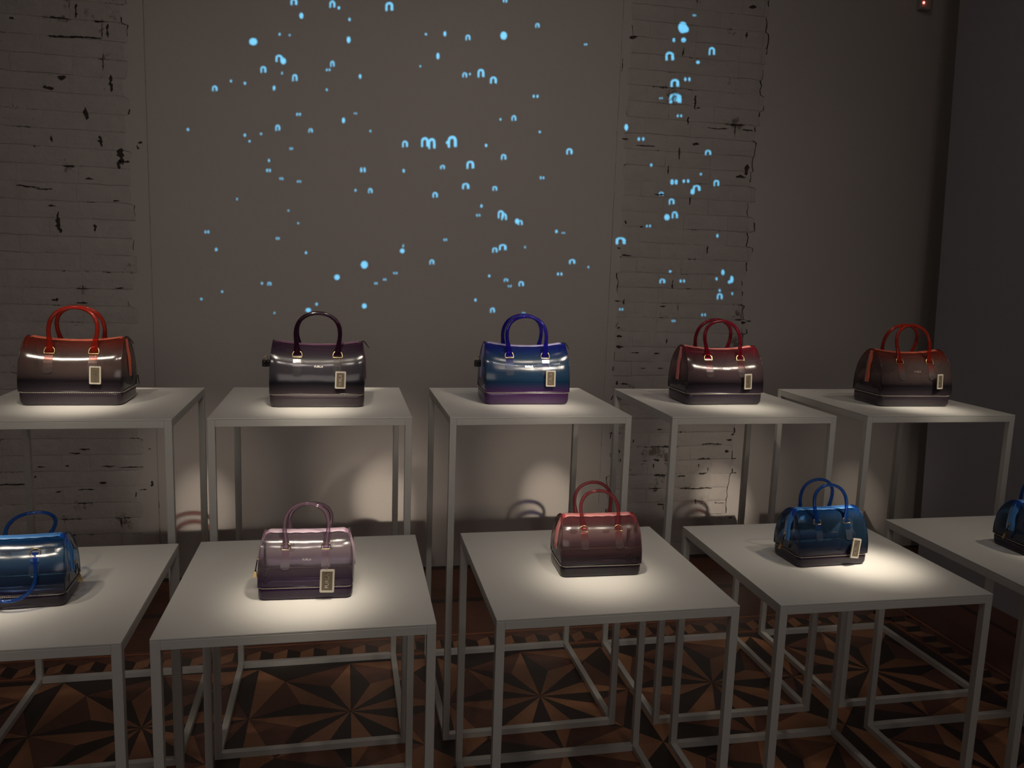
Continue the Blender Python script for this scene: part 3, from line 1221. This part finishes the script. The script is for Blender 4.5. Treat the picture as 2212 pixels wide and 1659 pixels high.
def make_bag(loc, rz, scale, label, group, mats, lean, tag=None, logo=True, lock=True, pull=False, flip=False, flop=False):
    """mats: body, dark base, handle, tape"""
    mb, mbase, mh, mt = mats[:4]
    root = empty('handbag', loc, label, 'handbag', group, rz + (PI if flip else 0))
    root.scale = (scale,) * 3
    sz = BIG if scale > 0.9 else SMALL
    o = add_mesh('body', sz['body'], root); swap(o, mb)
    o = add_mesh('base', ME_BASE, root); swap(o, mbase)
    sm = add_mesh('seam', ME_SEAM, o); swap(sm, mbase)
    st = add_mesh('stitching', ME_STITCH, o)
    st['kind'] = 'stuff'
    for k in (0, 1):
        e = add_mesh('side_panel', sz['end'][k], root); swap(e, mb)
        q = add_mesh('piping', sz['pipe'][k], e); swap(q, mb)
    z = add_mesh('zip_tape', sz['tape'], root); swap(z, mt)
    zt_ = add_mesh('zip_teeth', sz['teeth'], z); swap(zt_, mt)
    if scale > 0.9:
        add_mesh('zip_end_tab', ME_TAB, root)
    for s in (-1, 1):
        ang = lean[0] if s == -1 else lean[1]
        hd = add_mesh('handle', ME_HANDLE, root, (0, s * RY, RZ), (ang, 0, 0)); swap(hd, mh)
        for sx in (-1, 1):
            q = add_mesh('strap_tab', ME_STRAP[s], root, (sx * RX, 0, 0)); swap(q, mats[4])
            add_mesh('strap_ring', ME_RING, q, (0, s * (RY + 0.002), RZ), (0.42 * s, 0, 0))
    if lock:
        lk = add_mesh('padlock', ME_LOCK, root, (-0.170, -0.012, 0.138), (0, 0, 0.35))
        add_mesh('shackle', ME_SHACK, lk)
        add_mesh('rivet', ME_RIVET, lk)
    if pull:
        sl = add_mesh('zip_slider', ME_SLIDER, root, (-0.162, 0, 0.112))
        pl = add_mesh('pull_strap', ME_PULL, root, (-0.165, -0.004, 0.108), (0.12, 0.10, 0))
        add_mesh('pull_tip', ME_PULLTIP, pl, (-0.003, 0, -0.040))
    if logo:
        zl = 0.1345
        lg = add_mesh('lettering', ME_LOGO, root, (0.004, -surf_y(zl) - 0.0012, zl), (PI / 2 - 0.36, 0, 0))
    if tag:
        dx, zt, yaw, roll = tag          # sideways shift, height of the tag's top, turn and tilt
        k = 1 / scale
        y_t = -0.0985
        t = bpy.data.objects.new('swing_tag', None)
        COL.objects.link(t)
        t.empty_display_size = 0.02
        t.parent = root
        t.location = (RX + dx, y_t, zt - TH * k)
        t.rotation_euler = (-0.06, roll, yaw)
        t.scale = (k * 1.0,) * 3
        add_mesh('tag_frame', ME_TFRAME, t)
        add_mesh('tag_plate', ME_TPLATE, t)
        add_mesh('lettering', ME_TAGTXT, t, (0.000, -0.0013, 0), (PI / 2, -PI / 2, 0))
        cm = chain_mesh(RX + 0.006, RZ - 0.004, RX + dx, zt, (-RY - 0.002, y_t))
        add_mesh('chain', cm, root)
    return root


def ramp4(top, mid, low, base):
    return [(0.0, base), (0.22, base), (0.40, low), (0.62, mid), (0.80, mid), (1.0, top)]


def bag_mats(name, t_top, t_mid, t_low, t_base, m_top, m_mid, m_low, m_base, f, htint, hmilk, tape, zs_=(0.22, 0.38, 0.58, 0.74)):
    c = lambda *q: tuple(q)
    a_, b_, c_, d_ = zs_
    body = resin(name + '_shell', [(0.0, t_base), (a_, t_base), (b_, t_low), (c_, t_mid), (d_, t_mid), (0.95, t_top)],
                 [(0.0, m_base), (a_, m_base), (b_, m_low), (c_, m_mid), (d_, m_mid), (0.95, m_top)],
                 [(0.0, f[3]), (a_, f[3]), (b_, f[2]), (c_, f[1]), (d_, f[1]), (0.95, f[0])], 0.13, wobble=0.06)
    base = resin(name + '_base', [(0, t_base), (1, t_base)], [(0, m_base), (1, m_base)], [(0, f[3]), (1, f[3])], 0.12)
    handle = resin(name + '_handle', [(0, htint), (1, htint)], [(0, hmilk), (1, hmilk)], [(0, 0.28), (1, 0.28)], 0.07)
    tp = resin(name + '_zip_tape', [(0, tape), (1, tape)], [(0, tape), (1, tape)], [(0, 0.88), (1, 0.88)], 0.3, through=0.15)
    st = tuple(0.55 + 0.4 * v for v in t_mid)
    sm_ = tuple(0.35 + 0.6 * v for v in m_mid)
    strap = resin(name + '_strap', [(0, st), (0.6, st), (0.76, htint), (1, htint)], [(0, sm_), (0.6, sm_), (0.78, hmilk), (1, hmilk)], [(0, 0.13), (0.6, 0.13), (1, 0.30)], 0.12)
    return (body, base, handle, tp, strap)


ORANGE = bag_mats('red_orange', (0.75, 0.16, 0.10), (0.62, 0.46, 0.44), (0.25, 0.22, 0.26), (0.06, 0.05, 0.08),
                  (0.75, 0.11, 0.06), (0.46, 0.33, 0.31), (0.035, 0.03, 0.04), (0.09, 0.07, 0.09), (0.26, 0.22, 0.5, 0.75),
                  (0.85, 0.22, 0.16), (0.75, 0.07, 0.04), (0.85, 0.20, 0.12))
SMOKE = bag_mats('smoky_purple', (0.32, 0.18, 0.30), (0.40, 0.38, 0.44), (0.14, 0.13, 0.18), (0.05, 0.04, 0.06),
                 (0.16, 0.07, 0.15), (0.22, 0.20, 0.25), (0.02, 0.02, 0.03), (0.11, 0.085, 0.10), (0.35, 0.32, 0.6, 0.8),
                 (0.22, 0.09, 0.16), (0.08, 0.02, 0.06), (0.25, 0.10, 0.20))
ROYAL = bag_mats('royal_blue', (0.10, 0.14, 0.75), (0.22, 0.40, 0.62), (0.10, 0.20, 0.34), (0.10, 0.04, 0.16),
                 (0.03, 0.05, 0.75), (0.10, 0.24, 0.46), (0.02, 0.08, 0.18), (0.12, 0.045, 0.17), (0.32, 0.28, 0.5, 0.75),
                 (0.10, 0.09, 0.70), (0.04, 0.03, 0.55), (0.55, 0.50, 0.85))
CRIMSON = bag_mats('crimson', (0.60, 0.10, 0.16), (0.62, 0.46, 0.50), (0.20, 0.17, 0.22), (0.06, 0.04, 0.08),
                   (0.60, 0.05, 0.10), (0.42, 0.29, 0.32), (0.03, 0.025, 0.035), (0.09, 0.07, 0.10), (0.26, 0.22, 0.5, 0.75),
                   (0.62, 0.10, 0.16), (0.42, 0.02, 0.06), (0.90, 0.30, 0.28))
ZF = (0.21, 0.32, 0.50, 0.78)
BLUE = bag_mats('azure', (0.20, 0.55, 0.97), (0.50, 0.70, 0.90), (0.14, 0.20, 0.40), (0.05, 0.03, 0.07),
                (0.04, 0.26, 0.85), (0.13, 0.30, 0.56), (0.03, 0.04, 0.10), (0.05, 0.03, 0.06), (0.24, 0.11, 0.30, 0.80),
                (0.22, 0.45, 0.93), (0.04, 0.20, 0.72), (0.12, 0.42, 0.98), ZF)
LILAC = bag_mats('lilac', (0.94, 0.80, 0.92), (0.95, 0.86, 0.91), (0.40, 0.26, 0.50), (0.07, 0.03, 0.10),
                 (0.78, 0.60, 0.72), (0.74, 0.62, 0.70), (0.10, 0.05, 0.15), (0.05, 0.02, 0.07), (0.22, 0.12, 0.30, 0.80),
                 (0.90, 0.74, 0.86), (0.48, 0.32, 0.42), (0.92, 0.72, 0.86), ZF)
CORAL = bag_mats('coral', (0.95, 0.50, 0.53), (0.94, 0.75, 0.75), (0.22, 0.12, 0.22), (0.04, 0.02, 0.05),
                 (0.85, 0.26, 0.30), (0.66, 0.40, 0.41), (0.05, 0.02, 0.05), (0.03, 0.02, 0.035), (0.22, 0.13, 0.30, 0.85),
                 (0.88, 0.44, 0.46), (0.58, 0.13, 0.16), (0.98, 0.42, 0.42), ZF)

GB, GF = 'large handbags along the back row', 'small handbags along the front row'
SB, SF = 1.0, 0.738
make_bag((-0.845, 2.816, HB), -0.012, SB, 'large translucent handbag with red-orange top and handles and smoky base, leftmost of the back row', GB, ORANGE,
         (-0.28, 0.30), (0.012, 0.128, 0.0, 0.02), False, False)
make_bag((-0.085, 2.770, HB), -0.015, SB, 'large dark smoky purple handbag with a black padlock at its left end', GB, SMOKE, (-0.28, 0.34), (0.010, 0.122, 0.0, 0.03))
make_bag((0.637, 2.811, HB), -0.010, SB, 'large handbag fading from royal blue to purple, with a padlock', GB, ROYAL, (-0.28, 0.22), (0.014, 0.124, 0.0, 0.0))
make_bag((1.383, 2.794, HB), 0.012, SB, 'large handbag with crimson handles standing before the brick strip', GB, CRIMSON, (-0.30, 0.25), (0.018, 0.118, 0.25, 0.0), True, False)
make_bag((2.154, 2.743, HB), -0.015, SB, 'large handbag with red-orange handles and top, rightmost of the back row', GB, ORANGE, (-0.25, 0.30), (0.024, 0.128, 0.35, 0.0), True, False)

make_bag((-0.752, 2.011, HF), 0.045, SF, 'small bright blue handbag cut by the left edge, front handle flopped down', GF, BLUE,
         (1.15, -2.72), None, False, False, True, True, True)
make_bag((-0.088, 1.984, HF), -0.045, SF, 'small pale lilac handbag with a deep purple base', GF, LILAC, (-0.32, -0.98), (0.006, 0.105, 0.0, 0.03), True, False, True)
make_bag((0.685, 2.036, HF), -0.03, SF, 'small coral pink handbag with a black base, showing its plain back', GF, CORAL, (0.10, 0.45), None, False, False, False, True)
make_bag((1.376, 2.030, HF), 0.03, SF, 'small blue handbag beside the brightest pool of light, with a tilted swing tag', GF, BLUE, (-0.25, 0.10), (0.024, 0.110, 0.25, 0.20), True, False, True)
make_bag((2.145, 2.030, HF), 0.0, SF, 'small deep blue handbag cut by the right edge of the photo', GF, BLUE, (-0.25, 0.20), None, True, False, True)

# ------------------------------------------------------------------ wall sensor with its red lamp
sr = empty('alarm_sensor', (3.085, YW, 3.10), 'small pale wall sensor with a glowing red dot, high on the back wall', 'sensor')
b = bmesh.new()
box(b, -0.035, 0.035, -0.035, 0.0, -0.045, 0.045, 0.008)
mesh_obj('housing', b, painted('sensor_plastic', (0.42, 0.38, 0.33), 0.5), sr)
mt, nt, p = new_mat('red_lamp')
p.inputs['Emission Color'].default_value = (1.0, 0.12, 0.10, 1)
p.inputs['Emission Strength'].default_value = 9.0
b = bmesh.new()
bmesh.ops.create_uvsphere(b, u_segments=12, v_segments=8, radius=0.006)
mesh_obj('indicator_lamp', b, mt, sr, True, (-0.018, -0.036, -0.012))

# ------------------------------------------------------------------ projector throwing the bubbles
# each bubble is a hole in the slide: where it falls on the wall is given in wall metres (from the photograph's pixels)
BUB = '''635,4,13,13,a 718,9,11,14,a 732,17,6,7,d 651,34,9,13,b 755,42,5,7,d 547,90,20,16,b 753,86,9,14,b 603,126,14,14,a 612,132,13,14,b 569,150,11,13,a
604,74,4,6,d 626,76,3,5,d 718,138,8,12,a 709,151,9,6,p 637,168,10,14,a 464,191,10,11,a 499,175,4,6,d 529,180,5,6,d 592,190,6,11,d 609,158,3,6,d 706,194,4,5,d 778,165,6,10,d
645,247,9,7,p 742,260,7,12,b 768,245,6,4,p 406,280,5,6,d 600,276,9,12,a 671,282,8,8,a 529,292,5,7,d 539,305,4,5,d 564,289,4,5,d 629,321,6,6,p 581,346,4,5,d
841,14,15,18,a 1091,1,9,10,p 920,74,5,5,d 961,73,7,11,d 1011,81,9,11,a 1088,77,16,18,b 1161,55,8,9,a 1265,96,6,5,p 946,121,7,15,d 908,143,4,4,d 1004,162,9,10,a 1015,160,4,5,d
1039,158,13,17,a 1066,173,13,14,a 1157,208,12,7,p 1110,255,9,11,a 1081,258,4,5,d 1166,285,5,5,d 800,283,4,5,d 875,311,11,13,a 918,307,15,20,a 933,310,14,22,a 977,306,18,24,a 966,308,6,7,d
1050,314,6,7,d 1230,327,12,12,a 1088,339,10,11,a 581,347,4,6,d 580,368,9,8,p 608,386,7,6,p 646,392,8,5,p 512,430,3,5,d 623,455,3,4,d 644,482,4,4,d 784,367,11,12,p 872,369,5,8,d
768,411,4,6,d 800,412,8,10,a 447,501,9,7,p 600,515,7,6,p 467,539,5,7,d 661,546,5,6,d 787,572,17,17,b 728,599,13,12,b 869,542,11,10,b 871,531,3,6,d 854,590,8,5,p 831,604,6,6,p 812,612,6,6,p
566,612,4,6,d 582,613,7,7,a 435,646,4,5,d 480,630,4,5,d 666,670,13,9,b 684,657,5,6,d 787,661,11,11,b 593,676,3,5,d 1016,356,15,16,a 956,361,9,8,a 1006,402,14,12,a 1069,407,9,9,a 940,421,10,11,a
1171,384,9,7,p 1040,445,5,7,d 1033,465,8,6,p 1082,463,12,16,a 1089,468,11,14,a 1117,478,10,12,b 1124,481,9,10,a 1202,500,6,7,d 1217,503,6,4,p 1341,520,20,14,a 962,518,7,6,p 1069,540,10,10,a
1086,534,15,12,a 933,566,9,10,a 1134,534,3,5,d 1236,565,12,9,a 1209,592,11,7,p 1271,577,3,5,d 1057,596,5,6,d 1093,605,8,6,a 1126,613,10,10,a 1101,618,7,5,p 1027,648,5,7,d 1064,670,9,10,a
1131,677,6,6,p 1342,668,8,5,p 1475,59,22,26,b 1482,63,14,14,b 1477,86,12,10,b 1456,86,6,9,d 1447,121,17,18,a 1538,110,12,16,a 1508,134,9,7,b 1485,171,13,9,p 1458,179,17,16,a 1459,212,24,20,a
1460,214,12,10,b 1428,212,7,4,p 1468,250,11,6,p 1353,275,9,14,b 1385,300,14,8,p 1530,329,12,10,a 1407,356,6,6,d 1452,393,8,12,b 1461,393,7,11,b 1482,391,14,8,p 1548,395,11,12,a 1505,406,15,12,a
1496,414,10,12,b 1429,418,9,7,a 1451,435,11,12,a 1441,469,13,14,b 1458,464,12,14,a 1401,488,10,6,p 1550,509,5,8,d 1514,376,5,5,d 1448,586,6,5,d 1431,607,11,9,a 1474,607,11,7,p 1562,588,8,12,b
1581,603,8,16,b 1576,609,8,7,b 1548,602,5,7,d 1555,627,5,6,d 1555,640,11,12,a 1582,634,4,6,d 1520,680,9,6,p 1455,693,7,5,p 1500,33,6,5,p'''
SRC = Vector((0.55, -3.2, 3.75))
AIM = (Vector((0.75, YW, 2.25)) - SRC).normalized()
PX = AIM.cross(Vector((0, 0, 1))).normalized()
PY_ = PX.cross(AIM)
SD = 0.5


def to_slide(p):
    d = p - SRC
    d = d * (SD / d.dot(AIM))
    return Vector((d.dot(PX), d.dot(PY_)))


polys = []
for it in BUB.split():
    u, v, w_, h_, k = it.split(',')
    u, v, w_, h_ = float(u), float(v), float(w_) * 0.53 + 0.15, float(h_) * 0.52 + 0.15
    sh = []
    if k in ('d', 'b'):
        n = 8 if k == 'd' else 12
        sh.append([(u + w_ * 0.82 * math.cos(2 * PI * i / n), v - h_ * 0.92 * math.sin(2 * PI * i / n)) for i in range(n)])
    elif k == 'p':
        for s in (-1, 1):
            cu = u + s * w_ * 0.62
            sh.append([(cu + w_ * 0.34 * math.cos(2 * PI * i / 8), v - h_ * 0.9 * math.sin(2 * PI * i / 8)) for i in range(8)])
    else:
        th = 0.42
        n = 9
        q = [(u + w_ * math.cos(PI * i / n), v - h_ * 0.2 - h_ * 0.8 * math.sin(PI * i / n)) for i in range(n + 1)]
        q += [(u - w_, v + h_), (u - w_ * (1 - th * 1.1), v + h_)]
        q += [(u + w_ * (1 - th * (1.15 if i > n / 2 else 1.5)) * math.cos(PI * i / n), v - h_ * 0.1 - h_ * 0.45 * math.sin(PI * i / n)) for i in range(n, -1, -1)]
        q += [(u + w_ * (1 - th * 1.5), v + h_ * 0.9), (u + w_, v + h_ * 0.9)]
        sh.append(q)
    for q in sh:
        polys.append([to_slide(px_wall(a, b_)) for a, b_ in q])
BX, BY = 0.26, 0.20
verts = [Vector((-BX, -BY)), Vector((BX, -BY)), Vector((BX, BY)), Vector((-BX, BY))]
edges = [(0, 1), (1, 2), (2, 3), (3, 0)]
for q in polys:
    n0 = len(verts)
    verts += q
    edges += [(n0 + i, n0 + (i + 1) % len(q)) for i in range(len(q))]
ov, oe, of_, *_ = geometry.delaunay_2d_cdt(verts, edges, [], 0, 1e-7)


def inside(p, poly):
    r = False
    n = len(poly)
    for i in range(n):
        a, b2 = poly[i], poly[i - 1]
        if (a.y > p.y) != (b2.y > p.y) and p.x < (b2.x - a.x) * (p.y - a.y) / (b2.y - a.y) + a.x:
            r = not r
    return r


boxes = [(min(p.x for p in q), max(p.x for p in q), min(p.y for p in q), max(p.y for p in q), q) for q in polys]
bm = bmesh.new()
vv = [bm.verts.new((p.x, p.y, 0)) for p in ov]
for f in of_:
    c = (ov[f[0]] + ov[f[1]] + ov[f[2]]) / 3
    hit = False
    for x0, x1, y0, y1, q in boxes:
        if x0 <= c.x <= x1 and y0 <= c.y <= y1 and inside(c, q):
            hit = True
            break
    if not hit:
        bm.faces.new([vv[i] for i in f])
pr = empty('projector', SRC, 'black ceiling projector with a slide of bubble-shaped holes, behind the camera', 'projector')
rot = Matrix((PX, PY_, -AIM)).transposed().to_4x4()
pr.matrix_world = Matrix.Translation(SRC) @ rot
sl = mesh_obj('bubble_slide', bm, plain('slide_metal', (0.02, 0.02, 0.02), 0.6), pr, False, (0, 0, -SD))
bm = bmesh.new()
box(bm, -BX - 0.02, -BX, -BY - 0.02, BY + 0.02, -SD - 0.01, 0.10)
box(bm, BX, BX + 0.02, -BY - 0.02, BY + 0.02, -SD - 0.01, 0.10)
box(bm, -BX, BX, -BY - 0.02, -BY, -SD - 0.01, 0.10)
box(bm, -BX, BX, BY, BY + 0.02, -SD - 0.01, 0.10)
box(bm, -BX - 0.02, BX + 0.02, -BY - 0.02, BY + 0.02, 0.10, 0.12)
mesh_obj('housing', bm, plain('projector_black', (0.015, 0.015, 0.015), 0.5), pr)
bm = bmesh.new()
tube(bm, [(0, 0, 0), (0, 0, ZC - SRC.z - 0.18)], 0.02, 12)
mo = mesh_obj('ceiling_mount', bm, plain('mount_black', (0.02, 0.02, 0.02), 0.5), pr)
mo.matrix_parent_inverse = pr.matrix_world.inverted()
mo.location = (SRC.x, SRC.y, SRC.z + 0.18)
pl_ = spot(SRC, SRC + AIM, 4800, 38, 0.05, 0.0004, (0.13, 0.60, 1.0))
